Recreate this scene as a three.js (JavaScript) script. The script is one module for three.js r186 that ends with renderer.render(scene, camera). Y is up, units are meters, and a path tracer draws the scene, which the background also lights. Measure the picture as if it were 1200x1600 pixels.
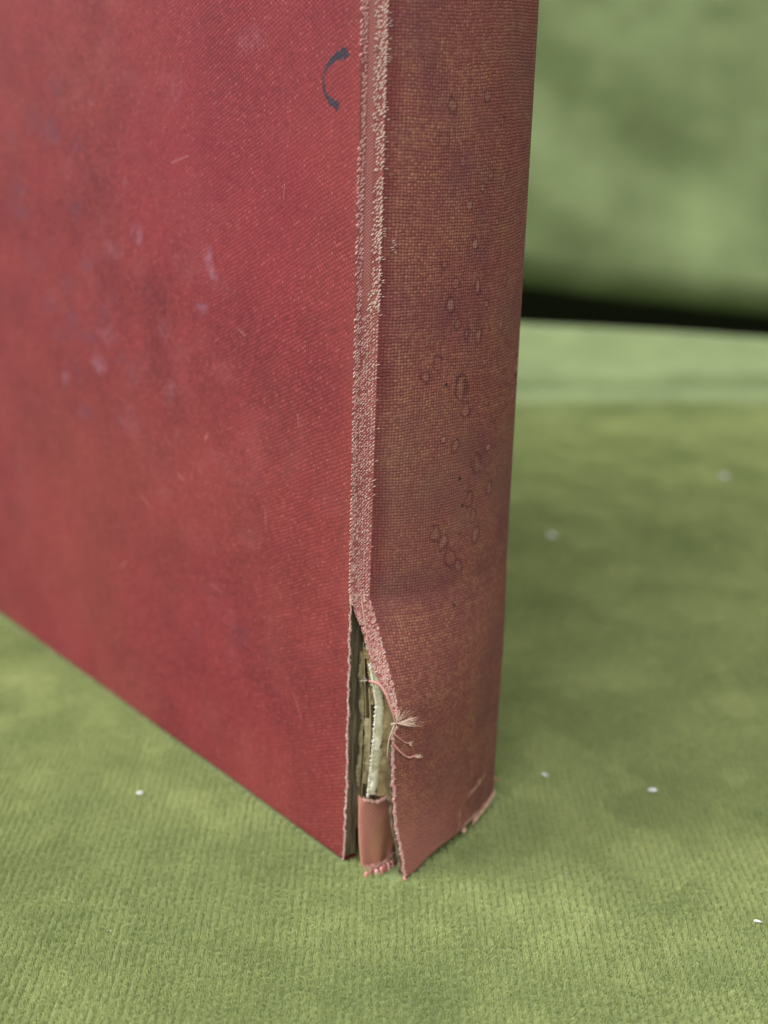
import * as THREE from 'three';
import { mergeGeometries } from 'three/addons/utils/BufferGeometryUtils.js';

const MM = 0.001;
const scene = new THREE.Scene();

// ---------- camera: a phone held 15 cm from the spine, looking down 19 degrees, wide open ----------
const camera = new THREE.PerspectiveCamera(40.82, 0.75, 0.01, 20);
camera.position.set(0.0044, 0.0848, 0.1294);
camera.rotation.set(THREE.MathUtils.degToRad(-19), 0, 0);
camera.focus = 0.135;
camera.userData.fStop = 19;
scene.add(camera);

// ---------- light: a window on the left, soft light from the room in front and above ----------
scene.background = new THREE.Color().setRGB(0.05, 0.052, 0.055);
function areaLight(name, color, intensity, w, h, from, to) {
  const l = new THREE.RectAreaLight(new THREE.Color().setRGB(...color), intensity, w, h);
  l.name = name; l.position.set(...from); l.lookAt(...to); scene.add(l); return l;
}
areaLight('window_light', [1.0, 0.985, 0.96], 12.5, 1.0, 1.2, [-1.35, 0.9, 0.06], [0, 0.03, 0]);
areaLight('ceiling_light', [1.0, 0.985, 0.96], 2.3, 2.4, 2.4, [0.1, 1.7, 0.5], [0, 0, 0]);
areaLight('room_light', [1.0, 0.98, 0.95], 3.0, 1.8, 1.2, [-0.1, 1.1, 1.3], [0, 0.03, 0]);

const renderer = new THREE.WebGLRenderer();
renderer.toneMapping = THREE.LinearToneMapping;
renderer.toneMappingExposure = 1.05;
renderer.shadowMap.enabled = true;

// ---------- small helpers ----------
function rng(seed) { let s = seed >>> 0; return () => { s = (s + 0x6d2b79f5) >>> 0; let t = s; t = Math.imul(t ^ (t >>> 15), t | 1); t ^= t + Math.imul(t ^ (t >>> 7), t | 61); return ((t ^ (t >>> 14)) >>> 0) / 4294967296; }; }
const clamp = (x, a = 0, b = 1) => (x < a ? a : x > b ? b : x);
const lerp = (a, b, t) => a + (b - a) * t;
const smooth = (a, b, x) => { const t = clamp((x - a) / (b - a)); return t * t * (3 - 2 * t); };
const mix3 = (a, b, t) => [lerp(a[0], b[0], t), lerp(a[1], b[1], t), lerp(a[2], b[2], t)];
function hash2(x, y, s) { let h = Math.imul(x | 0, 374761393) ^ Math.imul(y | 0, 668265263) ^ Math.imul(s | 0, 2147483647 - 1640531527); h = Math.imul(h ^ (h >>> 13), 1274126177); h ^= h >>> 16; h = Math.imul(h, 2246822519); return ((h ^ (h >>> 13)) >>> 0) / 4294967296; }
function noise(x, y, s = 0) {
  const ix = Math.floor(x), iy = Math.floor(y), fx = x - ix, fy = y - iy, u = fx * fx * (3 - 2 * fx), v = fy * fy * (3 - 2 * fy);
  return lerp(lerp(hash2(ix, iy, s), hash2(ix + 1, iy, s), u), lerp(hash2(ix, iy + 1, s), hash2(ix + 1, iy + 1, s), u), v);
}
function fbm(x, y, s = 0, o = 4) { let a = 0.5, t = 0, n = 0; for (let i = 0; i < o; i++) { t += a * noise(x, y, s + i * 17); n += a; a *= 0.5; x = x * 2.03 + 11.3; y = y * 2.03 + 7.7; } return t / n; }
function piecewise(table, x) {
  if (x <= table[0][0]) return table[0].slice(1);
  for (let i = 1; i < table.length; i++) if (x <= table[i][0]) { const a = table[i - 1], b = table[i], t = (x - a[0]) / (b[0] - a[0]); return a.slice(1).map((v, k) => lerp(v, b[k + 1], t)); }
  return table[table.length - 1].slice(1);
}
// a patch of surface: fn(i / nu, j / nv) gives [point, uv] in metres
function patch(nu, nv, fn, flip = false) {
  const pos = [], uv = [], idx = [];
  for (let j = 0; j <= nv; j++) for (let i = 0; i <= nu; i++) { const [p, t] = fn(i / nu, j / nv); pos.push(p[0], p[1], p[2]); uv.push(t[0], t[1]); }
  const w = nu + 1;
  for (let j = 0; j < nv; j++) for (let i = 0; i < nu; i++) { const a = j * w + i, b = a + 1, c = a + w, d = c + 1; if (flip) idx.push(a, c, b, b, c, d); else idx.push(a, b, c, b, d, c); }
  const g = new THREE.BufferGeometry();
  g.setAttribute('position', new THREE.Float32BufferAttribute(pos, 3)); g.setAttribute('uv', new THREE.Float32BufferAttribute(uv, 2)); g.setIndex(idx); g.computeVertexNormals();
  return g;
}
// encodes linear colour to sRGB bytes and returns a map, with the height beside it for a bump map
function textures(w, h, wmm, hmm, fn, wrap = THREE.MirroredRepeatWrapping) {
  const col = new Uint8Array(w * h * 4), hei = new Uint8Array(w * h * 4), out = [0, 0, 0, 0];
  const lut = new Uint8Array(4097); for (let i = 0; i <= 4096; i++) { const c = i / 4096; lut[i] = Math.round(255 * (c <= 0.0031308 ? 12.92 * c : 1.055 * Math.pow(c, 1 / 2.4) - 0.055)); }
  for (let j = 0, k = 0; j < h; j++) for (let i = 0; i < w; i++, k += 4) {
    fn(((i + 0.5) / w) * wmm, ((j + 0.5) / h) * hmm, out);
    for (let c = 0; c < 3; c++) col[k + c] = lut[Math.round(clamp(out[c]) * 4096)];
    hei[k] = hei[k + 1] = hei[k + 2] = Math.round(clamp(out[3]) * 255); col[k + 3] = hei[k + 3] = 255;
  }
  const make = (d, srgb) => { const t = new THREE.DataTexture(d, w, h, THREE.RGBAFormat); t.magFilter = t.minFilter = THREE.LinearFilter; t.wrapS = t.wrapT = wrap; if (srgb) t.colorSpace = THREE.SRGBColorSpace; t.needsUpdate = true; return t; };
  return [make(col, true), make(hei, false)];
}
const numbers = {};
function numbered(n) { const k = (numbers[n] = (numbers[n] ?? -1) + 1); return k ? n + '_' + String(k).padStart(3, '0') : n; }
function part(name, geometry, material, parent) { const m = new THREE.Mesh(geometry, material); m.name = name; m.castShadow = m.receiveShadow = true; parent.add(m); return m; }
const plain = (r, g, b, rough = 0.95) => new THREE.MeshStandardMaterial({ color: new THREE.Color().setRGB(r, g, b), roughness: rough, side: THREE.DoubleSide });

// ---------- the book's own frame: u runs along the cover, y up, w through the thickness; the book is racked a little to the right ----------
const U = [-0.62964, -0.77689], Wd = [0.77689, -0.62964], RACK = 0.035;
const B = (u, y, w) => { const q = w + RACK * y; return [(U[0] * u + Wd[0] * q) * MM, y * MM, (U[1] * u + Wd[1] * q) * MM]; };
const S = (n, y, w) => B(-n, y, w);       // n: outwards from the joint

// ---------- armchair: seat, pile, rolled rear edge, backrest ----------
const armchair = new THREE.Group(); armchair.name = 'armchair'; scene.add(armchair);
armchair.userData = { label: 'olive green ribbed velvet armchair, seat under and back behind the red book', category: 'armchair' };
function seatHeight(x, z) {     // mm
  let y = -0.45 + 1.1 * (fbm(x * 0.022 + 5, z * 0.022, 3, 2) - 0.5) * smooth(14, 60, Math.hypot(x, z));
  const back = -z + 0.012 * x * 1.5;
  const far = back + 0.2 * (x - 50);
  y += 3.0 * smooth(189, 202, back) - 11 * smooth(204, 211, back) + 11.0 * smooth(213.5, 221, back) + 6 * smooth(222, 262, back);
  y -= 46 * smooth(252, 345, far);
  return y;
}
const [seatMap, seatBump] = textures(2048, 2048, 200, 200, (x, y, o) => {
  const rib = 0.5 + 0.5 * Math.cos((x + 0.25 * (noise(x * 0.4, y * 0.4, 9) - 0.5)) * 2 * Math.PI / 0.82), tuft = noise(x * 3.2, y * 2.6, 21), blot = fbm(x * 0.11, y * 0.11, 31, 4);
  const c = mix3([0.122, 0.162, 0.066], [0.212, 0.268, 0.118], clamp(blot * 0.8 + 0.1 + (tuft - 0.5) * 0.5));
  o[0] = c[0]; o[1] = c[1]; o[2] = c[2]; o[3] = 0.45 * rib + 0.45 * tuft;
});
for (const t of [seatMap, seatBump]) t.repeat.set(5, 5);
const velvet = new THREE.MeshPhysicalMaterial({ map: seatMap, bumpMap: seatBump, bumpScale: 0.0003, roughness: 1, sheen: 0.8, sheenRoughness: 0.5, sheenColor: new THREE.Color().setRGB(0.42, 0.52, 0.36), side: THREE.DoubleSide });
const backing = new THREE.MeshStandardMaterial({ color: new THREE.Color().setRGB(0.16, 0.205, 0.08), roughness: 1, side: THREE.DoubleSide });
const seatPatch = (nx, nz, z0, z1) => patch(nx, nz, (a, b) => { const x = lerp(-260, 260, a), z = lerp(z0, z1, b); return [[x * MM, seatHeight(x, z) * MM, z * MM], [x / 1000, z / 1000]]; });
part('seat', seatPatch(200, 220, 90, -188), backing, armchair);
part('seat_rail', seatPatch(160, 360, -188, -345), velvet, armchair);
part('backrest', patch(200, 150, (a, b) => {
  const x = lerp(-300, 300, a), s = b * 330 - 46;
  // the lower edge curls under and in, the front leans back a little and carries soft dents
  const low = 2.2 - 0.115 * (x - 76) * smooth(-200, 60, x);
  let y, z;
  if (s < 0) { const f = clamp(-s / 22, 0, 1), an = f * Math.PI * 0.5; y = low + 14 - 14 * Math.sin(an); z = -322 - 16 * (1 - Math.cos(an)) - Math.max(0, -s - 22) * 7; }
  else { y = low + 14 + s * 0.985; z = -322 - 0.1 * s; }
  const up = y - low, d1 = (x - 60) * 0.5 + (up - 62) * 0.86, along = (x - 60) * 0.86 - (up - 62) * 0.5;
  z -= 9 * Math.exp(-Math.pow(d1 / 15, 2)) * smooth(-50, -10, along) * (1 - smooth(40, 75, along));
  z += 7 * Math.exp(-Math.pow((d1 + 24) / 13, 2)) * smooth(-60, -20, along) * (1 - smooth(20, 60, along));
  z += 3.0 * Math.exp(-Math.pow((x - 140 + (up - 110) * -0.1) / 5, 2)) * smooth(96, 104, up);
  z -= 3.2 * Math.exp(-Math.pow((x - 153) / 8, 2)) * smooth(80, 110, up);
  z += 6 * (fbm(x * 0.022 + 3, up * 0.028, 77, 4) - 0.5);
  return [[x * MM, y * MM, z * MM], [x / 1000 + 0.31, s / 1000]];
}), velvet, armchair);
part('gap_shade_panel', (() => { const g = new THREE.BoxGeometry(0.7, 0.5, 0.02); g.translate(0, 0.1, -0.42); return g; })(), plain(0.06, 0.065, 0.04), armchair);  // added panel closing the gap; its dark colour stands in for shade
// the pile: tufts of short fibres in ribs 0.8 mm apart
function inBook(x, z) { const u = U[0] * x + U[1] * z, w = Wd[0] * x + Wd[1] * z; if (w < -0.25 || w > 24) return false; const out = w < 1.6 ? 0.25 : w < 3 ? 6 : Math.max(0, lerp(7.0, 0.8, (w - 3) / 20)); return u > -out; }
{
  const R = rng(7);
  for (let variant = 0; variant < 2; variant++) {
    const pos = [], nor = [];
    for (let k = 0; k < 20; k++) {
      const a = R() * 6.283, r = 0.34 * Math.sqrt(R()), bx = Math.cos(a) * r * 0.8, bz = Math.sin(a) * r, hgt = 0.42 - 2.2 * bx * bx + 0.07 * (R() - 0.5), tx = bx * 1.2 + (R() - 0.5) * 0.09, tz = bz * 1.3 + (R() - 0.5) * 0.16, q = R() * 6.283, rad = 0.052;
      const c = [0, 1, 2].map((i) => [bx + Math.cos(q + i * 2.094) * rad, 0, bz + Math.sin(q + i * 2.094) * rad]);
      const tp = [0, 1, 2].map((i) => [tx + Math.cos(q + i * 2.094) * rad * 0.5, hgt, tz + Math.sin(q + i * 2.094) * rad * 0.5]);
      const tri = (A, Bq, C) => pos.push(...A, ...Bq, ...C);
      for (let i = 0; i < 3; i++) { const j = (i + 1) % 3; tri(c[i], tp[i], c[j]); tri(c[j], tp[i], tp[j]); }
      tri(tp[0], tp[2], tp[1]);
    }
    const g = new THREE.BufferGeometry(); g.setAttribute('position', new THREE.Float32BufferAttribute(pos.map((v) => v * MM), 3)); g.computeVertexNormals();
    const spots = [];
    for (let x = -135; x < 150; x += 0.82) for (let z = 52; z > -194; z -= z > -60 ? 0.32 : 0.46) {
      if (hash2(Math.round(x * 50), Math.round(z * 50), 5) < 0.5 === !variant) continue;
      const half = 60 + (52 - z) * 0.34; if (Math.abs(x) > half) continue;
      const wob = 0.12 * (noise(x * 0.4, z * 0.4, 9) - 0.5), px = x + wob + (R() - 0.5) * 0.05, pz = z + (R() - 0.5) * 0.3;
      if (!inBook(px, pz)) spots.push(px, pz);
    }
    const n = spots.length / 2, im = new THREE.InstancedMesh(g, new THREE.MeshPhysicalMaterial({ color: 0xffffff, roughness: 1, sheen: 0.7, sheenRoughness: 0.5, sheenColor: new THREE.Color().setRGB(0.33, 0.42, 0.2), side: THREE.DoubleSide }), n);
    const M = new THREE.Matrix4(), Q = new THREE.Quaternion(), E = new THREE.Euler(), C = new THREE.Color();
    for (let i = 0; i < n; i++) {
      const x = spots[i * 2], z = spots[i * 2 + 1], nap = fbm(x * 0.13 + 40, z * 0.13, 51, 3) - 0.5, nap2 = fbm(x * 0.13, z * 0.13 + 90, 52, 3) - 0.5;
      E.set(nap * 0.6 + 0.2, 0, nap2 * 0.15, 'XYZ'); Q.setFromEuler(E);
      const turn = new THREE.Quaternion().setFromAxisAngle(new THREE.Vector3(0, 1, 0), R() * 6.283); Q.multiply(turn);
      const sc = 0.95 + 0.15 * R(), high = 0.92 + 0.2 * R();
      M.compose(new THREE.Vector3(x * MM, (seatHeight(x, z) - 0.03) * MM, z * MM), Q, new THREE.Vector3(sc, high, sc)); im.setMatrixAt(i, M);
      const blot = fbm(x * 0.085, z * 0.085, 31, 4), fine = R();
      const c = mix3([0.25, 0.308, 0.115], [0.42, 0.475, 0.2], clamp((blot - 0.5) * 0.9 + 0.42 + (fine - 0.5) * 0.35 + 0.28 * smooth(0.56, 0.72, fbm(x * 0.21 + 60, z * 0.16, 65, 3))));
      im.setColorAt(i, C.setRGB(...c));
    }
    im.name = variant ? 'velvet_pile_001' : 'velvet_pile'; im.userData = { kind: 'stuff' }; im.castShadow = im.receiveShadow = true; armchair.add(im);
  }
}

// ---------- the book ----------
const book = new THREE.Group(); book.name = 'book'; book.position.y = -0.0003; scene.add(book);
book.userData = { label: 'worn red clothbound book standing on green velvet, spine joint torn open at the foot', category: 'book' };
const HB = 205, LB = 150, TH = 23;     // height, width, thickness in mm

// front cover cloth: twill, rubbed, with dark and pale stains and a stroke of ink
const stains = [ // u, y, ru, ry, colour, strength
  [61, 79.5, 2.4, 1.2, 0, 0.6], [63, 74, 3, 1.6, 0, 0.6], [56, 72.5, 1.8, 0.9, 0, 0.5], [57, 65, 1.8, 1.2, 0, 0.7], [74, 66, 3, 1.2, 0, 0.55], [73, 63, 3, 1.2, 0, 0.55], [55, 58.5, 1.3, 0.8, 0, 0.75], [60, 55, 2.2, 1.3, 0, 0.7],
  [52.5, 46, 1.5, 1.2, 1, 0.75], [57.2, 38.8, 2.2, 1.2, 0, 0.75], [41.6, 63.1, 1.4, 1, 1, 0.55], [25.8, 62, 0.9, 1.4, 1, 0.85], [25.2, 60.5, 0.9, 0.9, 1, 0.85], [27.3, 56.9, 1, 1, 1, 0.6], [59, 51, 2, 1.6, 0, 0.6], [55, 49, 2.5, 1, 0, 0.6], [62, 48, 3, 1.2, 0, 0.5], [51, 52, 1.8, 1.5, 0, 0.5],
  [48, 55.5, 1.2, 1, 0, 0.5], [66, 52, 3, 1, 0, 0.5], [50, 50, 2.4, 1.2, 1, 0.4], [58, 44, 1, 1.8, 0, 0.5], [62, 42.5, 1, 1.2, 1, 0.6], [46, 48, 1, 1, 0, 0.5], [70, 57, 3, 1.5, 0, 0.45], [48, 61, 2, 1, 1, 0.4], [36, 53, 1.5, 1.4, 1, 0.35], [44, 46.5, 1.2, 1, 0, 0.45], [35, 46, 1.4, 1.4, 1, 0.35], [40, 57, 1.2, 0.7, 0, 0.35],
  [52, 78, 0.5, 0.5, 1, 0.5], [44, 69, 0.6, 0.4, 1, 0.6], [20, 20, 1.2, 1.2, 0, 0.35], [30, 17, 1, 1, 0, 0.3], [68, 75, 2, 2, 0, 0.35], [75, 72, 2, 2, 0, 0.4], [33, 80, 2.5, 1.5, 1, 0.22], [18, 85, 2, 1.5, 1, 0.3], [45, 40, 3, 2, 1, 0.2],
];
const ink = [[2.1, 83.8, 0.55], [2.7, 83.85, 0.6], [3.4, 83.6, 0.52], [4.2, 83.35, 0.38], [4.9, 82.8, 0.3], [5.4, 82.1, 0.22], [5.6, 81.6, 0.24], [5.7, 81.1, 0.33], [5.6, 80.7, 0.3], [5.3, 80.2, 0.22], [4.9, 79.8, 0.3], [4.4, 79.45, 0.42], [3.9, 79.3, 0.5], [3.5, 79.2, 0.44], [3.6, 78.6, 0.12]];
const scratches = [[27.3, 41.6, 26.7, 42.6, 0.16], [33.5, 36.2, 32, 35.6, 0.14], [12, 70, 11.8, 71.5, 0.09], [19, 55, 20.5, 55.6, 0.09], [40, 30, 43, 31.4, 0.1], [9, 47, 9.3, 48.4, 0.08], [24, 24, 26.5, 24.3, 0.09], [8, 14, 9.6, 16.5, 0.08], [30, 73, 33.6, 72, 0.1], [15, 34, 15.2, 36.6, 0.07], [47, 21, 49, 19.6, 0.1]];
const [coverMap, coverBump] = textures(2048, 2048, 100, 100, (u, y, o) => {
  const wx = u + 0.3 * (noise(u * 0.5, y * 0.5, 1) - 0.5), wy = y + 0.3 * (noise(u * 0.5, y * 0.5, 2) - 0.5);
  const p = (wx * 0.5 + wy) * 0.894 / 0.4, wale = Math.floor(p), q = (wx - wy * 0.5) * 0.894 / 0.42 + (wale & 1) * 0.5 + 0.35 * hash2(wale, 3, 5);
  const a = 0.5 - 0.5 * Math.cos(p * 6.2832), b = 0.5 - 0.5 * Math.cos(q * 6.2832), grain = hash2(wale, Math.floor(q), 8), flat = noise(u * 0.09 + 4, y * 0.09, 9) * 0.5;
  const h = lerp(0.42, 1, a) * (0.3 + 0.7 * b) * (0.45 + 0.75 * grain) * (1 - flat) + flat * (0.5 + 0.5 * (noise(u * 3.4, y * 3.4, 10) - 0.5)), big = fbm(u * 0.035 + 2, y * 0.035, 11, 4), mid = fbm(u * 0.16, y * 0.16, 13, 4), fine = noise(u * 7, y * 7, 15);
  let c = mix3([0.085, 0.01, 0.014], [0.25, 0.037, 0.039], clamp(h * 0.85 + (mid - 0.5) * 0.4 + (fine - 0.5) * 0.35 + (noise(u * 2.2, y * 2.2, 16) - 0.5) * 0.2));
  c = mix3(c, [0.22, 0.06, 0.036], clamp((fbm(u * 0.05 + 9, y * 0.05, 19, 3) - 0.5) * 1.2 + 0.45 * smooth(62, 25, y)) * 0.34);          // browner patches
  c = mix3(c, [0.2, 0.014, 0.028], clamp((fbm(u * 0.045 + 33, y * 0.045 + 5, 23, 3) - 0.5) * 1.5 + 0.9 * smooth(62, 30, u + 12 * (fbm(u * 0.1, y * 0.1, 24, 3) - 0.5)) * smooth(48, 75, y + 14 * (fbm(u * 0.1, y * 0.1, 25, 3) - 0.5))) * 0.32);        // uneven dye, plus a painted light gradient: deeper towards the upper joint
  const rub = clamp((fbm(u * 0.22, y * 0.3, 27, 5) - 0.5) * 4) * clamp((big - 0.35) * 2.2);
  c = mix3(c, [0.32, 0.12, 0.12], rub * 0.12);
  if (grain > 0.95) c = mix3(c, [0.34, 0.14, 0.1], 0.3 * a * b);
  const edge = smooth(2.2, 0.2, u) * (0.4 + 0.6 * noise(u * 1.2, y * 0.6, 29));
  c = mix3(c, [0.22, 0.07, 0.04], edge * 0.12);
  if (u < 82 && y > 12) for (const [su, sy, ru, ry, kind, k] of stains) {
    if (y > sy + ry * 2.6 || y < sy - ry * 2.6) continue;
    const du = (u - su) / ru, dy = (y - sy) / ry; if (du * du + dy * dy > 6) continue;
    const d = Math.hypot(du, dy) + (fbm(u * 0.9 + su, y * 0.9, 41, 3) - 0.5) * 1.6, s = 0.75 * k * smooth(1.6, 0.1, d) * clamp(0.25 + 1.1 * (fbm(u * 1.6, y * 1.6, 47, 3) - 0.35) * 2 + 0.5 * (h - 0.4));
    if (s > 0) c = mix3(c, kind ? [0.22, 0.105, 0.145] : [0.085, 0.038, 0.06], s);
  }
  for (const [a0, b0, a1, b1, r0] of scratches) {
    if (Math.abs(u - a0) > 4 || Math.abs(y - b0) > 4) continue;
    const L2 = (a1 - a0) ** 2 + (b1 - b0) ** 2, t = clamp(((u - a0) * (a1 - a0) + (y - b0) * (b1 - b0)) / L2), dd = Math.hypot(u - lerp(a0, a1, t), y - lerp(b0, b1, t)) + (fine - 0.5) * 0.1, k = smooth(r0, r0 * 0.3, dd) * (0.4 + 0.6 * h);
    if (k > 0) c = mix3(c, [0.5, 0.26, 0.25], k * 0.4);
  }
  if (u < 8 && y > 77) { let dd = 9; for (let i = 0; i + 1 < ink.length; i++) { const [a0, b0, r0] = ink[i], [a1, b1, r1] = ink[i + 1], L2 = (a1 - a0) ** 2 + (b1 - b0) ** 2, t = clamp(((u - a0) * (a1 - a0) + (y - b0) * (b1 - b0)) / L2); dd = Math.min(dd, Math.hypot(u - lerp(a0, a1, t), y - lerp(b0, b1, t)) / lerp(r0, r1, t)); }
    dd = dd * 1.3 + (fbm(u * 2.2, y * 2.2, 43, 3) - 0.5) * 1.3; const s = clamp(1.4 - 1.5 * smooth(0.42, 0.58, fbm(u * 1.3 + 3, y * 1.1, 45, 3)) * (0.35 + 0.65 * smooth(2.2, 1.0, Math.abs(y - 81.4)))) * smooth(1.15, 0.8, dd + (fine - 0.5) * 0.3); if (s > 0) c = mix3(c, mix3([0.012, 0.012, 0.02], [0.05, 0.05, 0.07], h * 0.6), s * (0.97 - 0.5 * smooth(0.9, 0.3, Math.abs(y - 81.6)) * noise(u * 3, y * 3, 44))); }
  o[0] = c[0]; o[1] = c[1]; o[2] = c[2]; o[3] = h;
});
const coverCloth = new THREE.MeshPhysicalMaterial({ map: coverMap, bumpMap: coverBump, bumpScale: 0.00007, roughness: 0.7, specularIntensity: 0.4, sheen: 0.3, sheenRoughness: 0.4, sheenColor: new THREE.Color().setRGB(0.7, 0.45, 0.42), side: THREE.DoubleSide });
const edgeNoise = (y, s, f = 1.6) => (fbm(y * f, s, 91, 3) - 0.5) * 2;
const coverEdge = (y) => (y < 31.5 ? 0.2 * edgeNoise(y, 4) + 0.25 * smooth(12, 0, y) : 0) ;      // where the cloth ends along the joint
function coverPoint(a, b, inset = 0) {
  // b runs from the top, down the face, round the lower edge and under the board
  const u0 = 0; let u, y, w; const face = HB - 0.7;
  const s = b * (face + 2.6); let yy = HB - s;
  if (yy >= 0.7) { y = yy; w = 0; } else { const t = (0.7 - yy), an = Math.min(t / 0.7, Math.PI / 2); y = 0.7 - 0.7 * Math.sin(an); w = 0.7 - 0.7 * Math.cos(an) + Math.max(0, t - 0.7 * Math.PI / 2); y += 0.04; }
  u = lerp(coverEdge(y), LB, a * a * 0.4 + a * 0.6);
  w += 0.22 * (fbm(u * 0.05, y * 0.05, 63, 2) - 0.5) * smooth(0, 5, u) + inset;
  return [u, y, w, yy];
}
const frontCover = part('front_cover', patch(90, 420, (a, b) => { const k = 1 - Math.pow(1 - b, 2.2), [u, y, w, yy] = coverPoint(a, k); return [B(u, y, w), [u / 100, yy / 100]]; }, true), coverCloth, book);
// grey board inside the cover, its raw edge shows in the tear
const card = textures(512, 512, 40, 40, (x, y, o) => { const f = fbm(x * 4, y * 0.25, 71, 4), g = noise(x * 9, y * 9, 72); const c = mix3([0.05, 0.04, 0.024], [0.19, 0.15, 0.085], clamp(f * 1.5 - 0.3 + (g - 0.5) * 0.4)); o[0] = c[0]; o[1] = c[1]; o[2] = c[2]; o[3] = f; }, THREE.RepeatWrapping);
const cardMat = new THREE.MeshStandardMaterial({ map: card[0], bumpMap: card[1], bumpScale: 0.00025, roughness: 1, side: THREE.DoubleSide });
function slab(u0, u1, y0, y1, w0, w1, nu = 2, ny = 60, rough = 0.08) {    // a board with slightly uneven raw edges
  const f = (u, y, w) => B(u + rough * edgeNoise(y, w * 3 + 1, 2.5), y, w + rough * 0.6 * edgeNoise(y, u + 9, 2));
  const side = (fn, n) => patch(n, ny, (a, b) => { const y = lerp(y0, y1, b), [u, w] = fn(a); return [f(u, y, w), [(u + w) / 40, y / 40]]; });
  return mergeGeometries([side((a) => [u0, lerp(w0, w1, a)], 4), side((a) => [u1, lerp(w0, w1, a)], 2), side((a) => [lerp(u0, u1, a), w0], nu), side((a) => [lerp(u0, u1, a), w1], nu),
    patch(nu, 2, (a, b) => [f(lerp(u0, u1, a), y0, lerp(w0, w1, b)), [a, b]]), patch(nu, 2, (a, b) => [f(lerp(u0, u1, a), y1, lerp(w0, w1, b)), [a, b]])]);
}
part('cover_board', slab(0.28, LB - 0.5, 0.55, HB - 0.6, 0.14, 1.75), cardMat, frontCover);

// spine: ridge beside the joint, the torn flap at the foot stands out from the book
const ridge = [[0, 6.4, 3.0], [6, 5.7, 2.95], [12, 5.2, 2.95], [17, 4.95, 3.0], [19.5, 4.75, 2.95], [22, 4.2, 2.7], [24.5, 3.4, 2.4], [28, 2.2, 2.1], [31, 1.15, 1.75], [36, 1.05, 1.85], [60, 1.15, 2.0], [90, 1.2, 2.05], [HB, 1.2, 2.05]];
const ridgeAt = (y) => piecewise(ridge, y);
function spinePlan(t, y, off = 0) {      // t from the ridge to the far joint
  const [n0, w0] = ridgeAt(y), n1 = lerp(0.3, 0.3, smooth(0, 20, y)), w1 = TH - 0.1, dn = n1 - n0, dw = w1 - w0, L = Math.hypot(dn, dw), sag = L * lerp(0.085, 0.155, smooth(0, 34, y)) * (1 - 0.25 * smooth(0, 34, 34 - y));
  const skew = Math.pow(Math.max(t, 0), 0.94), bulge = t < 0 ? 4 * t : 4 * skew * (1 - skew), nn = dw / L, nw = -dn / L;
  let n = n0 + dn * t + nn * (sag * bulge + off), w = w0 + dw * t + nw * (sag * bulge + off);
  const round = smooth(0.86, 1, t); n -= 1.6 * round * round; w += 0.1 * round;
  return [n, w];
}
const blisters = [[0.33, 60.5, 0.7], [0.38, 58.5, 0.5], [0.29, 64.5, 0.5], [0.52, 57, 0.6], [0.7, 57.5, 0.5], [0.62, 50, 0.5], [0.36, 66, 0.4], [0.56, 72.5, 0.45], [0.66, 72, 0.6], [0.68, 48, 0.6], [0.4, 46, 0.6], [0.52, 40, 0.7], [0.36, 36, 0.7], [0.46, 33, 0.6], [0.30, 79, 0.7], [0.5, 80, 0.55], [0.26, 76, 0.6], [0.37, 74, 0.5], [0.62, 77.5, 0.5], [0.47, 66, 0.55], [0.5, 62, 0.6], [0.42, 70, 0.45], [0.36, 62.5, 0.5], [0.62, 68, 0.4], [0.57, 60, 0.45], [0.28, 55, 0.6], [0.42, 52, 0.95], [0.46, 49.5, 0.75], [0.92, 52.5, 0.9], [0.58, 54, 0.4], [0.22, 53.5, 0.6], [0.65, 45, 0.5], [0.6, 43, 0.4], [0.55, 38, 0.6], [0.56, 43.5, 0.9], [0.68, 40.5, 0.6], [0.31, 37, 0.8], [0.4, 34, 0.9], [0.58, 36, 0.8], [0.75, 31, 0.45], [0.75, 33, 0.45], [0.83, 20, 0.6], [0.33, 47, 0.35], [0.5, 71.5, 0.4], [0.72, 62, 0.5], [0.44, 57.5, 0.45]];
const SPW = 27;
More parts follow.
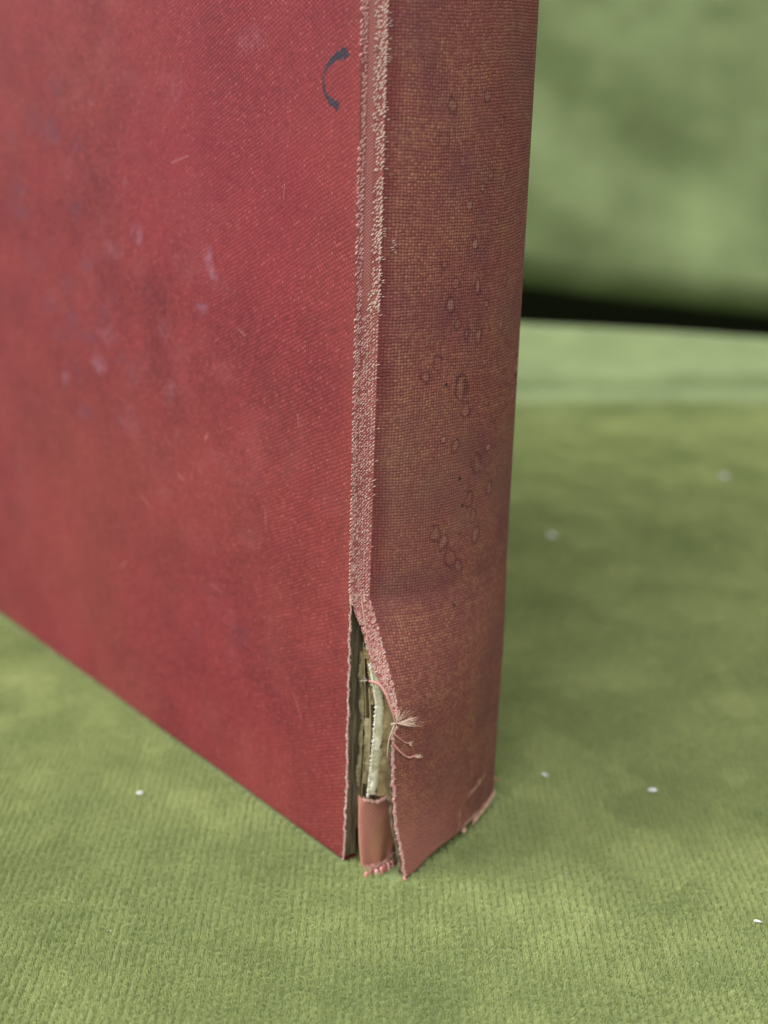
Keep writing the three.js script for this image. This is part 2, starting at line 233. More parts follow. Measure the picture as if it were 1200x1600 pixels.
const [spineMap, spineBump] = textures(1024, 2048, SPW, 100, (s, y, o) => {
  const wy = y + 0.5 * (noise(s * 0.13, y * 0.1, 5) - 0.5) + 0.1 * (noise(s * 0.8, y * 0.8, 6) - 0.5) + 0.12 * (noise(s * 1.9, y * 2.1, 63) - 0.5), wx = s + 0.2 * (noise(s * 0.4, y * 0.2, 7) - 0.5) + 0.1 * noise(s * 0.8, y * 0.9, 61) + 0.12 * (noise(s * 2.3, y * 1.7, 62) - 0.5);
  const px = wx / 0.34, py = wy / 0.31, ix = Math.floor(px), iy = Math.floor(py), even = (ix + iy) & 1, fx = px - ix - 0.5, fy = py - iy - 0.5;
  const warp = Math.cos(fx * Math.PI), weft = Math.cos(fy * Math.PI), row = noise(iy * 0.71, s * 0.06 + 3, 81), colr = noise(ix * 0.71, y * 0.04, 82), grain = hash2(ix, iy, 83);
  const h = even ? weft * (0.55 + 0.45 * warp) : 0.78 * warp * (0.55 + 0.45 * weft), mid = fbm(s * 0.35, y * 0.3, 86, 4), fine = noise(s * 9, y * 9, 87);
  const tan = clamp(0.22 + (row - 0.5) * 0.45 + (colr - 0.5) * 0.35 + (mid - 0.5) * 0.9 + (grain - 0.5) * 0.6 + smooth(8, 40, 48 - y) * 0.15);
  let c = mix3([0.135, 0.042, 0.04], mix3([0.325, 0.108, 0.086], [0.4, 0.195, 0.112], tan), clamp(lerp(h, 0.5, 0.75 * smooth(0.45, 0.65, fbm(s * 0.5, y * 0.5, 84, 3))) * 1.05 - 0.1 + (fine - 0.5) * 0.45 + (grain - 0.5) * 0.3));
  c = mix3(c, [0.11, 0.035, 0.048], clamp((fbm(s * 0.25 + 8, y * 0.22, 88, 4) - 0.45) * 3) * 0.4);         // purplish, where damp has been
  c = mix3(c, [0.2, 0.1, 0.075], clamp((fbm(s * 0.12 + 4, y * 0.12, 89, 4) - 0.48) * 3) * 0.5);          // greyed brown
  c = mix3(c, [0.11, 0.014, 0.02], smooth(1.9, 0.2, s + 0.8 * (noise(1, y * 0.5, 90) - 0.5)) * 0.55 * smooth(24, 34, y)); // red still deep beside the joint
  let bump = 0.12 + h * 0.42;
  for (const [bt, by, br] of blisters) {
    const dx = (s - bt * 24) / br, dy = (y - by) / br, d2 = dx * dx * 1.1 + dy * dy * 0.8; if (d2 > 4) continue;
    const d = Math.sqrt(d2) + (noise(s * 1.6, y * 1.6, 92) - 0.5) * 0.8; bump += 0.1 * smooth(1, 0.55, d);
    c = mix3(c, [0.36, 0.2, 0.165], 0.55 * 1.3 * noise(by, bt * 40, 95) * smooth(0.85, 0.5, d) * (0.4 + 0.6 * noise(s * 4, y * 4, 93))); c = mix3(c, [0.06, 0.018, 0.026], 0.65 * smooth(0.3, 0.06, Math.abs(d - 0.98)) * (0.4 + 0.6 * noise(s * 1.3, y * 1.3, 94)));
  }
  for (const [bt, by, br] of [[0.33, 52.6, 0.22], [0.44, 42.5, 0.24], [0.47, 39.5, 0.22], [0.46, 36.5, 0.16], [0.42, 28.8, 0.2], [0.12, 70, 0.12]]) { const d = Math.hypot(s - bt * 24, y - by) / br; if (d < 1.4) c = mix3(c, [0.02, 0.014, 0.02], smooth(1.3, 0.6, d) * 0.85); }
  // pink worn foot, rubbed corner and scratches
  const foot = smooth(13, 3, y + 5 * (fbm(s * 0.3, y * 0.3, 96, 3) - 0.5)) * smooth(16, 3, s); c = mix3(c, mix3([0.24, 0.07, 0.062], [0.48, 0.21, 0.165], h), foot * 0.6);
  const lip = smooth(1.1, 0.2, Math.abs(y - 0.9 - 0.5 * (noise(s * 0.7, 2, 97) - 0.5)) * 1.4) * smooth(10.5, 14, s + 2 * (noise(s, y, 98) - 0.5)); c = mix3(c, [0.55, 0.34, 0.25], clamp(lip * (0.55 + 0.7 * (fbm(s * 1.6, y * 2.5, 99, 3) - 0.3))));
  const sc = smooth(0.42, 0.05, Math.abs(y - 5.1 - 0.13 * (s - 15)) + (noise(s * 2, y * 3, 101) - 0.5) * 0.5) * smooth(13, 15, s) * smooth(19.5, 17.5, s); c = mix3(c, [0.52, 0.3, 0.22], sc * 0.85);
  const sc2 = smooth(0.3, 0.04, Math.abs(s - 11.5 - 0.05 * y) + (noise(s * 2, y * 2, 102) - 0.5) * 0.4) * smooth(1, 2.2, y) * smooth(4.6, 3, y); c = mix3(c, [0.46, 0.27, 0.17], sc2 * 0.7);
  o[0] = c[0]; o[1] = c[1]; o[2] = c[2]; o[3] = bump;
});
const spineCloth = new THREE.MeshPhysicalMaterial({ map: spineMap, bumpMap: spineBump, bumpScale: 0.00016, roughness: 0.72, specularIntensity: 0.4, sheen: 0.15, sheenRoughness: 0.5, sheenColor: new THREE.Color().setRGB(0.6, 0.42, 0.36), side: THREE.DoubleSide });
const tornEdge = (y) => (y < 17.6 ? 0.22 * edgeNoise(y, 12, 1.7) - 0.95 * smooth(0, 9, y) * smooth(18.4, 16.6, y) : 0);   // mm past the ridge
const spine = part('spine', patch(80, 460, (a, b) => {
  const k = Math.pow(b, 1.9), s = k * (HB + 1.6) - 1.6; let y = s, inn = 0;
  const lift = 0.35 + 0.6 * smooth(0.08, 0.3, a) + 0.5 * smooth(0.55, 1, a), raise = 0.75 * smooth(0.03, 0.2, a);   // the tail fold curls under towards the far corner
  if (s < lift) { const t = lift - s, an = Math.min(t / 0.9, Math.PI * 0.6); y = lift - 0.9 * Math.sin(an) * smooth(0, 0.5, a + 0.4); inn = 0.9 * (1 - Math.cos(an)); }
  const a2 = a + tornEdge(y) * 0.045 * (1 - a);
  const [n, w] = spinePlan(a2, y, -inn);
  return [S(n, Math.max(y, -0.25) + raise * smooth(3, 0, y), w), [(a2 * 25) / SPW, (s + 0) / 100]];
}), spineCloth, book);
// card lining behind the spine cloth: its raw edge lies just inside the tear
part('spine_lining', mergeGeometries([0.14, 0.5].map((off) => patch(30, 120, (a, b) => { const y = lerp(0.5 + 1.4 * smooth(0.02, 0.15, a), HB - 1, Math.pow(b, 1.6)), [n, w] = spinePlan(0.004 + a * 0.99 + (1 - a) * (tornEdge(y) * 0.045 - 0.003) + 0.006 * edgeNoise(y, 31, 2), y, -off); return [S(n, y, w), [a * 0.7, y / 40]]; })).concat([
  patch(5, 260, (a, b) => { const y = lerp(0.5, HB - 1, Math.pow(b, 1.6)), [n, w] = spinePlan(0.004 + tornEdge(y) * 0.045 - 0.003 + 0.006 * edgeNoise(y, 31, 2) + 0.004 * edgeNoise(y + a * 3, 35, 3), y, -lerp(0.14, 0.5, a)); return [S(n, y, w), [a * 0.05, y / 40]]; })])), cardMat, spine);

// joint: the strip of cloth between cover and ridge, rubbed to the thread; below 31 mm it is torn off the cover
const torn = [[17.6, 1.0], [18.6, 0.93], [20, 0.82], [22, 0.72], [24, 0.58], [26, 0.5], [28, 0.42], [30, 0.2], [31.4, 0.0], [HB, 0]];
function jointPoint(j, y, off = 0) {
  const [n1, w1] = ridgeAt(y), t0 = piecewise(torn, y)[0] + (y < 31 ? 0.07 * edgeNoise(y, 40, 2) : 0), t = lerp(t0, 1, j);
  const groove = Math.sin(Math.PI * clamp(t)) * 0.32 * smooth(26, 34, y), lipc = 0.25 * Math.sin(Math.PI * clamp(t)) * (1 - smooth(26, 34, y));
  return S(n1 * t * (0.7 + 0.3 * t) - groove + lipc + off, y, w1 * t);
}
const [jointMap, jointBump] = textures(256, 1024, 4, 100, (s, y, o) => {
  const f = fbm(s * 1.5, y * 0.5, 111, 4), strip = smooth(0.9, 1.1, s) * smooth(1.75, 1.5, s) * smooth(58, 66, y), th = 0.5 + 0.5 * Math.cos(y / 0.32 * 6.283 + s * 2) * Math.cos(s / 0.34 * 6.283), c = mix3(mix3([0.21, 0.05, 0.052], [0.35, 0.11, 0.1], f + 0.3 * th), [0.38, 0.14, 0.125], strip * 0.9);
  o[0] = c[0]; o[1] = c[1]; o[2] = c[2]; o[3] = th;
});
const jointCloth = new THREE.MeshStandardMaterial({ map: jointMap, bumpMap: jointBump, bumpScale: 0.00012, roughness: 0.9, side: THREE.DoubleSide });
const joint = part('joint', patch(14, 420, (a, b) => { const y = lerp(17.6, HB, Math.pow(b, 1.4)); return [jointPoint(a, y), [a * 0.6, y / 100]]; }), jointCloth, book);
// bare threads standing proud on the two worn folds of the joint, and the fringe along the torn edges
function threads(name, parent, list, material) {
  const g = new THREE.IcosahedronGeometry(1, 1), im = new THREE.InstancedMesh(g, material, list.length), M = new THREE.Matrix4(), Q = new THREE.Quaternion(), C = new THREE.Color();
  list.forEach(([p, dir, len, wid, c], i) => { Q.setFromUnitVectors(new THREE.Vector3(0, 1, 0), new THREE.Vector3(...dir).normalize()); M.compose(new THREE.Vector3(...p), Q, new THREE.Vector3(wid * MM, len * MM, wid * MM)); im.setMatrixAt(i, M); im.setColorAt(i, C.setRGB(...c)); });
  im.name = name; im.userData = { kind: 'stuff' }; im.castShadow = im.receiveShadow = true; parent.add(im); return im;
}
const fibre = new THREE.MeshStandardMaterial({ color: 0xffffff, roughness: 1 });
{
  const R = rng(23), list = [], tilt = (a) => [Wd[0] * a - U[0] * 0.2, 0.55, Wd[1] * a - U[1] * 0.2];
  const pale = () => mix3([0.46, 0.3, 0.25], [0.62, 0.48, 0.41], R()), pink = () => mix3([0.44, 0.17, 0.165], [0.62, 0.37, 0.34], R());
  const addThread = (j, y, c, k = 1) => list.push([jointPoint(clamp(j, 0.02, 1), y, 0.0), tilt(0.45 + (R() - 0.5) * 0.6), k * (0.13 + 0.1 * R()), k * (0.055 + 0.03 * R()), c]);
  for (let y = 60, row = 0; y < 112; y += 0.25, row++) for (const [j0, chance, isPale] of [[0.03, 0.7, 0], [0.16, 0.5, 0], [0.28, 0.9, 0], [0.7, 0.85, 1], [0.8, 0.85, 1], [0.9, 0.8, 1], [0.99, 0.95, 1]]) {
    const ok = chance * (j0 === 0.03 ? smooth(0.15, 0.45, noise(y * 0.15, 2, 5)) : 1) * (j0 < 0.5 ? 1 : j0 < 0.75 ? smooth(0.3, 0.7, noise(y * 0.2, 9, 7)) : 0.75 + 0.4 * noise(y * 0.3, 4, 6)); if (R() > ok) continue;
    addThread(j0 + ((row & 1) ? 0.035 : -0.035) + (R() - 0.5) * 0.07, y + (R() - 0.5) * 0.18, isPale ? pale() : mix3(pink(), [0.6, 0.34, 0.33], 0.4), isPale ? 1.1 : 1.1);
  }
  for (let y = 31.2, row = 0; y < 60; y += 0.2, row++) for (let k = 0; k < 9; k++) {
    const gap = k === 3 ? 0.3 : k === 2 || k === 4 ? 0.7 : k === 8 ? 0.5 + 0.5 * noise(y * 0.3, 3, 9) : 0.88; if (R() > gap) continue;
    addThread((k + 0.35) / 9 + ((row & 1) ? 0.04 : -0.04), y + (R() - 0.5) * 0.16, R() < 0.6 ? pink() : pale(), 0.9);
  }
  // short ends that reach over the ridge on to the spine
  for (let y = 36; y < 110; y += 0.22) { const patch0 = Math.abs(y - 66.6) < 0.7; if (R() > (patch0 ? 0.95 : y > 60 ? 0.45 * noise(y * 0.7, 1, 12) : 0.12)) continue; const reach = patch0 ? 0.03 + 0.03 * R() : 0.004 + 0.012 * R(), [n, w] = spinePlan(reach, y, 0.02); list.push([S(n, y, w), [Wd[0], 0.1 + 0.3 * (R() - 0.5), Wd[1]], 0.22 + 0.14 * R(), 0.045, pale()]); }
  // the folded-back band beside the tear
  for (let y = 18; y < 31.2; y += 0.2) for (let k = 0; k < 10; k++) { const j = (k + 0.2 + 0.6 * R()) / 10; if (R() < 0.85) list.push([jointPoint(j, y + (R() - 0.5) * 0.06, 0.03), tilt((k & 1) ? 0.5 : -0.3), 0.12 + 0.08 * R(), 0.06 + 0.03 * R(), R() < 0.55 ? pink() : pale()]); }
  threads('worn_thread', joint, list, fibre);
  const fringe = [];
  for (let y = 0.4; y < 31.3; y += 0.12) for (let k = 0; k < 3; k++) fringe.push([B(coverEdge(y) - 0.05 - 0.1 * R(), y, 0.02 + 0.16 * R()), [-U[0] * R() + (R() - 0.5) * 0.5, (R() - 0.6), -U[1] * R() + (R() - 0.5)], 0.1 + 0.26 * R() * R() * R(), 0.035 + 0.025 * R(), R() < 0.5 ? pink() : pale()]);
  threads('cloth_fringe', frontCover, fringe, fibre);
  const fr2 = [];
  for (let y = -0.1; y < 17.6; y += 0.11) for (let k = 0; k < 4; k++) { const [n, w] = spinePlan(0.004 + tornEdge(y) * 0.045 + R() * 0.012, y, 0.03); fr2.push([S(n, y, w), [(R() - 0.7) * Wd[0], (R() - 0.6), (R() - 0.7) * Wd[1]], 0.12 + 0.24 * R() * R() * R(), 0.045 + 0.03 * R(), R() < 0.6 ? pink() : pale()]); }
  for (let t = 0.5; t < 1; t += 0.004) for (let k = 0; k < 2; k++) { if (noise(t * 30, 2, 17) < 0.42) continue; const y = 1.0 + 0.5 * smooth(0.55, 1, t) + (R() - 0.6) * 0.5, [n, w] = spinePlan(t, y, 0.02); fr2.push([S(n, y, w), [R() - 0.5, (R() - 0.5) * 0.5, R() - 0.5], 0.15 + 0.1 * R(), 0.06, mix3([0.45, 0.24, 0.19], [0.62, 0.44, 0.32], R())]); }
  threads('cloth_fringe', spine, fr2, fibre);
}
// loose tufts at the tear
function strand(points, r0, r1, seg = 14) {
  const c = new THREE.CatmullRomCurve3(points.map((p) => new THREE.Vector3(...p))), g = new THREE.TubeGeometry(c, seg, 1, 5), p = g.attributes.position, v = new THREE.Vector3(), m = new THREE.Vector3();
  for (let i = 0; i <= seg; i++) { c.getPointAt(i / seg, m); const r = lerp(r0, r1, i / seg) * MM; for (let k = 0; k <= 5; k++) { const q = i * 6 + k; v.fromBufferAttribute(p, q).sub(m).multiplyScalar(r).add(m); p.setXYZ(q, v.x, v.y, v.z); } }
  g.computeVertexNormals(); return g;
}
const camSide = (p, d) => [p[0], p[1], p[2] + d * MM];
const threadPale = plain(0.6, 0.44, 0.35), threadPink = plain(0.48, 0.23, 0.2), threadWhite = plain(0.65, 0.6, 0.52);
function tuft(seed, root, dirs, mat, parent) {
  const R = rng(seed), gs = [];
  for (const [dx, dy, n, spread, len, r] of dirs) for (let k = 0; k < n; k++) {
    const a = (R() - 0.5) * spread, cx = dx * Math.cos(a) - dy * Math.sin(a), cy = dx * Math.sin(a) + dy * Math.cos(a), L = len * (0.6 + 0.5 * R()), bend = (R() - 0.5) * 0.5, p = root;
    gs.push(strand([p, [p[0] + cx * L * 0.4 * MM, p[1] + cy * L * 0.4 * MM, p[2] + 0.25 * MM], [p[0] + (cx * L - bend * cy * 0.6) * MM, p[1] + (cy * L + bend * cx * 0.6) * MM, p[2] + (0.1 + 0.3 * R()) * MM]], r, r * 0.25, 8));
  }
  return part('frayed_tuft', mergeGeometries(gs), mat, parent);
}
{
  const r = ridgeAt(18.2), root = S(r[0] + 0.1, 18.0, r[1] - 0.3);
  tuft(3, root, [[1, 0.22, 44, 0.6, 2.0, 0.045], [1, 0.3, 10, 1.3, 2.5, 0.02], [0.35, 1, 18, 0.7, 1.8, 0.032], [-0.6, 0.1, 6, 0.7, 0.9, 0.1]], threadPale, spine);
  const mk = (pts, r0, mat) => part('loose_thread', strand(pts, r0, r0 * 0.35, 20), mat, spine);
  const at = (n, y, w) => S(n, y, w);
  mk([at(2.3, 22.3, 1.0), at(3.3, 22.1, 1.6), at(4.4, 20.6, 2.0), at(4.9, 18.2, 2.5)], 0.16, threadPink);
  const on = (t, y, off) => { const [n, w] = spinePlan(t, y, off); return S(n, y, w); };
  mk([on(-0.02, 18, 0.1), on(-0.05, 16.4, 0), on(-0.06, 14.4, -0.1)], 0.1, plain(0.42, 0.32, 0.18));
  mk([on(-0.035, 17.0, 0.1), on(-0.005, 16.3, 0.2), on(0.03, 15.6, 0.15), on(0.05, 15.5, 0.3)], 0.13, threadPink);
  mk([on(-0.035, 15.8, 0.1), on(0.005, 14.6, 0.25), on(0.05, 13.8, 0.2), on(0.085, 13.9, 0.4)], 0.2, threadPink);
  mk([at(1.2, 31, 0.7), at(1.6, 28.5, 0.9), at(2.0, 26, 1.1), at(2.5, 24, 1.5)], 0.11, threadPink);
  tuft(5, on(0.075, 13.8, 0.3), [[1, 0.35, 12, 1.0, 0.8, 0.045]], threadPale, spine); tuft(6, on(0.045, 15.5, 0.25), [[1, 0.1, 9, 1.4, 0.5, 0.045]], threadPale, spine);
  tuft(8, at(2.2, 22.4, 0.9), [[-1, 0.2, 8, 1.8, 1.1, 0.025]], threadWhite, spine);
  const far = spinePlan(0.985, 1.2, 0); tuft(11, S(far[0], 1.7, far[1]), [[1, 0.12, 6, 0.7, 1.3, 0.09]], threadPink, spine);
  const tip = spinePlan(0.01, 0.2, 0.05); tuft(12, S(tip[0], 0.3, tip[1]), [[-0.2, -1, 6, 1, 0.5, 0.13], [0.6, -0.6, 4, 1, 0.5, 0.11]], threadPink, spine);
}

// back cover
part('back_cover', slab(2.5, LB, 0.1, HB, TH - 2.3, TH - 0.4, 2, 8, 0), new THREE.MeshStandardMaterial({ color: new THREE.Color().setRGB(0.26, 0.05, 0.05), roughness: 0.8, side: THREE.DoubleSide }), book);
// text block: folded sections, each with its own rounded back
const block = new THREE.Group(); block.name = 'text_block'; book.add(block);
const paperTex = textures(256, 512, 20, 40, (x, y, o) => { const f = fbm(x * 3, y * 0.3, 121, 4), g = noise(x * 6, y * 6, 122), d = clamp((fbm(x * 1.2, y * 0.5, 123, 3) - 0.45) * 4); const c = mix3(mix3([0.3, 0.245, 0.13], [0.5, 0.44, 0.27], clamp(f * 1.4 - 0.2 + (g - 0.5) * 0.3)), [0.13, 0.085, 0.035], d * 0.65); o[0] = c[0]; o[1] = c[1]; o[2] = c[2]; o[3] = f; }, THREE.RepeatWrapping);
const sectionMats = [0.8, 0.62, 0.48].map((k) => new THREE.MeshStandardMaterial({ color: new THREE.Color().setRGB(k, k, k * 0.95), map: paperTex[0], bumpMap: paperTex[1], bumpScale: 0.0003, roughness: 1, side: THREE.DoubleSide }));
for (let i = 0; i < 15; i++) {
  const R = rng(100 + i), w0 = 2.0 + i * 1.27, w1 = w0 + 1.19, back = 1.7 * Math.sin(Math.PI * (i + 0.7) / 15.4) + 0.9 * (R() - 0.5) - 0.7, y0 = 3.0 + R() * 0.5;
  part('page_section', patch(22, 90, (a, b) => {
    const y = lerp(y0, HB - 4, Math.pow(b, 1.5)), wob = 0.16 * edgeNoise(y, i * 3.1, 0.5), notch = 0.25 * Math.max(0, edgeNoise(y, i * 5.7, 0.9)), e = 4; let n, w; const dep = i < 4 ? 8 : 100;
    if (a < 0.2) { n = lerp(-dep, back - 0.4, a / 0.2); w = w0; } else if (a > 0.8) { n = lerp(back - 0.4, -dep, (a - 0.8) / 0.2); w = w1; } else { const an = Math.PI * (a - 0.2) / 0.6; n = back - 0.4 + 0.5 * Math.sin(an) - notch * Math.sin(an); w = lerp(w0, w1, 0.5 - 0.5 * Math.cos(an)); }
    return [S(n + wob, y, w + wob * 0.5), [(a * 3 + i * 1.7) / 20, y / 40]];
  }), sectionMats[i % 3], block);
}
part('page_stack', slab(8, LB - 4, 3.2, HB - 4, 2.0, TH - 2.0, 2, 6, 0.02), plain(0.5, 0.43, 0.27), block);
// what is left of the paper glued over the backs: a pale strip with a furry torn edge, and a fold beside it
function ribbon(pts, width, seed, uvw = 0.05) {
  return patch(6, 90, (a, b) => { const p = piecewise(pts, b), y = p[0], e = (a - 0.5) * 2, j = 0.34 * edgeNoise(y, seed + (a < 0.5 ? 0 : 7), 0.9) + 0.16 * edgeNoise(y, seed + 3, 8); return [S(p[1] + e * width * 0.35 + 0.12 * Math.cos(e * 2), y, p[2] + e * width * 0.5 + j * Math.sign(e) * Math.abs(e)), [a * uvw, y / 40]]; });
}
const stripTex = textures(256, 512, 6, 40, (x, y, o) => { const f = fbm(x * 2.2, y * 1.1, 131, 4), g = noise(x * 7, y * 7, 132), c = mix3(mix3([0.46, 0.42, 0.25], [0.68, 0.66, 0.5], clamp(f * 1.6 - 0.3)), [0.3, 0.24, 0.12], g > 0.82 ? 0.4 : 0); o[0] = c[0]; o[1] = c[1]; o[2] = c[2]; o[3] = f; }, THREE.RepeatWrapping);
const plainPaper = new THREE.MeshStandardMaterial({ color: new THREE.Color().setRGB(0.85, 0.76, 0.62), map: paperTex[0], bumpMap: paperTex[1], bumpScale: 0.0003, roughness: 1, side: THREE.DoubleSide });
const stripMat = new THREE.MeshStandardMaterial({ map: stripTex[0], bumpMap: stripTex[1], bumpScale: 0.0002, roughness: 1, side: THREE.DoubleSide });
part('paper_lining', ribbon([[0, 8.6, 2.0, 2.1], [0.2, 11, 2.2, 2.2], [0.45, 15, 2.4, 2.5], [0.7, 19.5, 2.5, 2.5], [0.9, 23.5, 2.2, 1.9], [1, 26.5, 1.7, 1.6]], 0.7, 3), stripMat, block);
part('paper_lining', ribbon([[0, 8.2, 2.5, 3.4], [0.4, 13, 2.7, 3.5], [0.8, 18.4, 2.8, 3.5], [1, 20.5, 2.8, 3.3]], 1.5, 9), plainPaper, block);
for (const [k, pts, wd, mat] of [
  [21, [[0, 8, 1.3, 4.1], [0.5, 13.5, 1.6, 4.2], [1, 19, 1.6, 3.9]], 0.5, 0], [23, [[0, 9, 0.4, 1.5], [0.5, 17, 0.7, 1.6], [1, 25, 0.7, 1.2]], 0.45, 1], [25, [[0, 9.5, 1.0, 1.95], [0.6, 13.5, 1.3, 2.0], [1, 17.5, 1.4, 1.8]], 0.5, 2], [27, [[0, 19, 1.8, 2.5], [0.5, 22, 1.7, 2.1], [1, 25.5, 1.2, 1.7]], 0.8, 0], [29, [[0, 8, 2.6, 4.6], [0.5, 12, 3.0, 4.5], [1, 16.5, 3.2, 4.0]], 0.45, 1], [33, [[0, 10, 2.8, 4.9], [1, 15, 3.3, 4.6]], 0.3, 3],
]) part('paper_lining', ribbon(pts, wd, k), [plainPaper, sectionMats[1], sectionMats[0], cardMat][mat], block);
{
  const R = rng(61), list = [];
  for (let y = 8.4; y < 24; y += 0.1) { const t = (y - 8.6) / 18; const p = piecewise([[0, 2.0, 2.1], [0.3, 2.3, 2.35], [0.6, 2.5, 2.5], [1, 1.7, 1.6]], t); const big = noise(y * 1.1, 4, 62) > 0.66 ? 2 : 1; list.push([S(p[0] - 0.12, y, p[1] - 0.42 - 0.1 * R()), [-R(), R() - 0.5, R()], 0.12 + 0.14 * R() * big, 0.05 + 0.03 * R(), mix3([0.58, 0.56, 0.42], [0.8, 0.82, 0.76], R())]); }
  threads('paper_fringe', block, list, fibre);
  const cord = (pts, r, m) => part('sewing_thread', strand(pts, r, r, 24), m, block), brown = plain(0.34, 0.25, 0.11);
  cord([S(0.9, 7, 1.5), S(1.0, 12, 1.65), S(1.1, 17, 1.7), S(1.0, 22, 1.5), S(0.8, 26, 1.4)], 0.055, brown); cord([S(1.4, 6.5, 1.9), S(1.5, 13, 2.0), S(1.6, 18, 1.9), S(1.5, 21, 1.7)], 0.06, plain(0.42, 0.33, 0.17));
}
// turned-in cloth at the foot of the spine, gathered over the tailband
const [turnMap, turnBump] = textures(256, 512, 7, 10, (s, y, o) => {
  const rowp = 0.5 + 0.5 * Math.cos(y / 0.26 * 6.283 + (noise(s, y, 141) - 0.5) * 2), colp = 0.5 + 0.5 * Math.cos((s + y * 0.55) / 0.3 * 6.283), f = fbm(s * 1.2, y * 0.5, 142, 3), gold = smooth(0.45, 0.7, noise(s * 0.9, y * 0.12, 143));
  const c = mix3(mix3([0.4, 0.13, 0.1], [0.62, 0.3, 0.23], clamp(0.95 * rowp * (0.3 + 0.7 * colp) + f * 0.5 - 0.15)), [0.42, 0.24, 0.1], gold * 0.4); o[0] = c[0]; o[1] = c[1]; o[2] = c[2]; o[3] = rowp * (0.5 + 0.5 * colp);
});
const turnMat = new THREE.MeshStandardMaterial({ map: turnMap, bumpMap: turnBump, bumpScale: 0.0001, roughness: 0.85, side: THREE.DoubleSide });
part('turned_in_cloth', patch(40, 60, (a, b) => {
  const an = Math.PI * (a * 1.08 - 0.04), topY = 8.4 + 0.2 * edgeNoise(a * 5, 51, 2.4) + 0.5 * smooth(0.25, 0, a), y = lerp(-0.1, topY, b), pinch = 1 - 0.24 * Math.pow(1 - b, 3), flare = 0.25 * smooth(0.8, 1, b);
  const fold = (0.3 * Math.sin(a * 17) * Math.pow(1 - b, 3) + 0.14 * edgeNoise(a * 3, b * 2 + 4, 1)), cw = 3.1, half = 2.6 * pinch, bul = (0.65 + flare + fold) * pinch;
  return [S(1.9 + bul * Math.sin(an) + 0.25 * (a - 0.5), y, cw - half * Math.cos(an)), [a * 0.75, y / 10]];
}), turnMat, book);
{
  const Rf = rng(19), fr = [];
  for (let a = 0.1; a < 0.9; a += 0.006) { const an = Math.PI * (a * 1.08 - 0.04), up = noise(a * 40, 3, 5); fr.push([S(1.9 + 1.2 * Math.sin(an) + 0.25 * (a - 0.5), 8.3 + 0.35 * edgeNoise(a * 5, 51, 2.4) + 0.1 * Rf(), 3.1 - 2.45 * Math.cos(an)), [Rf() - 0.5, 0.8 + Rf() * (up > 0.7 ? 1 : -0.6), Rf() - 0.5], 0.12 + 0.3 * Rf() * Rf(), 0.045, mix3([0.45, 0.2, 0.17], [0.6, 0.46, 0.4], Rf())]); fr.push([S(2.0 + 0.95 * Math.sin(an), 0.0 + 0.3 * Rf(), 3.1 - 2.0 * Math.cos(an)), [Rf() - 0.5, -1, Rf() - 0.3], 0.2 + 0.25 * Rf(), 0.07, mix3([0.3, 0.12, 0.1], [0.55, 0.33, 0.29], Rf())]); }
  threads('cloth_fringe', book.getObjectByName('turned_in_cloth'), fr, fibre);
}
{
  const band = new THREE.Group(); band.name = 'tailband'; book.add(band);
  const geo = new THREE.CapsuleGeometry(0.21 * MM, 0.55 * MM, 4, 10), ms = [plain(0.46, 0.2, 0.18), plain(0.3, 0.1, 0.09), plain(0.5, 0.27, 0.24)], R = rng(9);
  for (let i = 0; i < 7; i++) { const m = part('tailband_stitch', geo, ms[i % 3], band), p = S(3.9 - 0.14 * Math.abs(i - 3), 0.0 + 0.1 * R(), 0.35 + i * 0.6); m.position.set(...p); m.rotation.set((R() - 0.5) * 0.4 - 0.25, 0, (R() - 0.5) * 0.4); const k = 0.85 + 0.4 * R(); m.scale.set(k, 0.8 + 0.5 * R(), k); }
  part('tailband_core', (() => { const g = new THREE.CylinderGeometry(0.25 * MM, 0.25 * MM, 4 * MM, 10); g.rotateZ(Math.PI / 2); g.rotateY(0.68); return g; })(), plain(0.12, 0.03, 0.03), band).position.set(...S(3.4, 0.1, 3.2));
}

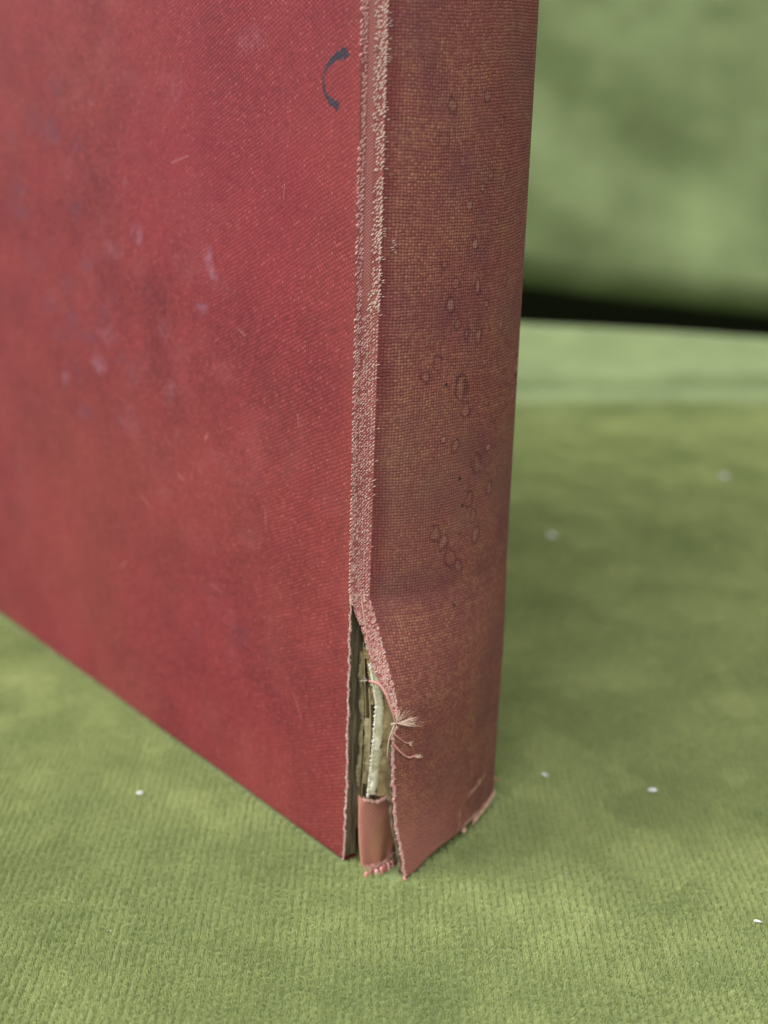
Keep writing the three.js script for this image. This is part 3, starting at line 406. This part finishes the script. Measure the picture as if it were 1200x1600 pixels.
// ---------- lint on the velvet ----------
const lintMat = plain(0.58, 0.62, 0.62, 0.9);
function lintGeo(seed) { const g = new THREE.IcosahedronGeometry(1, 2), p = g.attributes.position; for (let i = 0; i < p.count; i++) { const x = p.getX(i), y = p.getY(i), z = p.getZ(i), k = 0.65 + 0.7 * fbm(x * 1.3 + seed * 7 + z, y * 1.3 + 5 - z, 151, 3); p.setXYZ(i, x * k, y * k, z * k); } g.computeVertexNormals(); return g; }
const lints = [ // x, z (mm), long, wide, turn, label
  [36.4, -15, 0.62, 0.3, 0.1, 'largest white lint fleck on the seat, lying alone to the right of the spine'],
  [24.0, -18.5, 0.52, 0.22, -0.7, 'slim white lint fleck nearest the right side of the foot of the spine'],
  [74.0, -139, 0.85, 0.6, 0, 'round blurred white fleck far back on the seat near the right edge of the photo'],
  [34.6, -103, 0.75, 0.55, 0, 'faint blurred pale fleck far back on the seat, midway between spine and right edge'],
  [42.4, 10.6, 0.4, 0.2, -0.5, 'small bright white fleck on the seat front at the right edge of the photo'],
  [-24.6, -14.2, 0.4, 0.24, 0.2, 'white lint fleck lying on the seat just below the front cover, midway along its edge'],
  [0.5, 26, 0.01, 0.01, 0, ''],
];
lints.forEach(([x, z, a, b, turn, label], i) => {
  if (!label) return;
  const m = new THREE.Mesh(lintGeo(i), lintMat); m.name = numbered('lint_fleck'); m.position.set(x * MM, (seatHeight(x, z) + 0.5 + b * 0.4) * MM, z * MM); m.rotation.y = turn; m.scale.set(a * MM, b * 0.6 * MM, b * MM); m.castShadow = m.receiveShadow = true;
  m.userData = { label, category: 'lint' }; scene.add(m);
});
{
  const R = rng(77), list = [];
  for (let i = 0; i < 260; i++) { const z = lerp(45, -150, Math.pow(R(), 1.3)), x = (R() - 0.5) * 2 * (55 + (45 - z) * 0.36); if (inBook(x, z)) continue; const s = 0.035 + 0.06 * R() * R(), k = 0.5 + 0.4 * R(); list.push([[x * MM, (seatHeight(x, z) + 0.54 + 0.08 * R()) * MM, z * MM], [R() - 0.5, (R() - 0.5) * 0.3, R() - 0.5], s * (1 + 3 * R() * R()), s * 0.55, [k * 0.95, k, k]]); }
  const im = threads('dust', scene, list, lintMat); im.userData = { kind: 'stuff', label: 'tiny white dust specks and hairs scattered over the green velvet', category: 'dust' };
}
renderer.render(scene, camera);
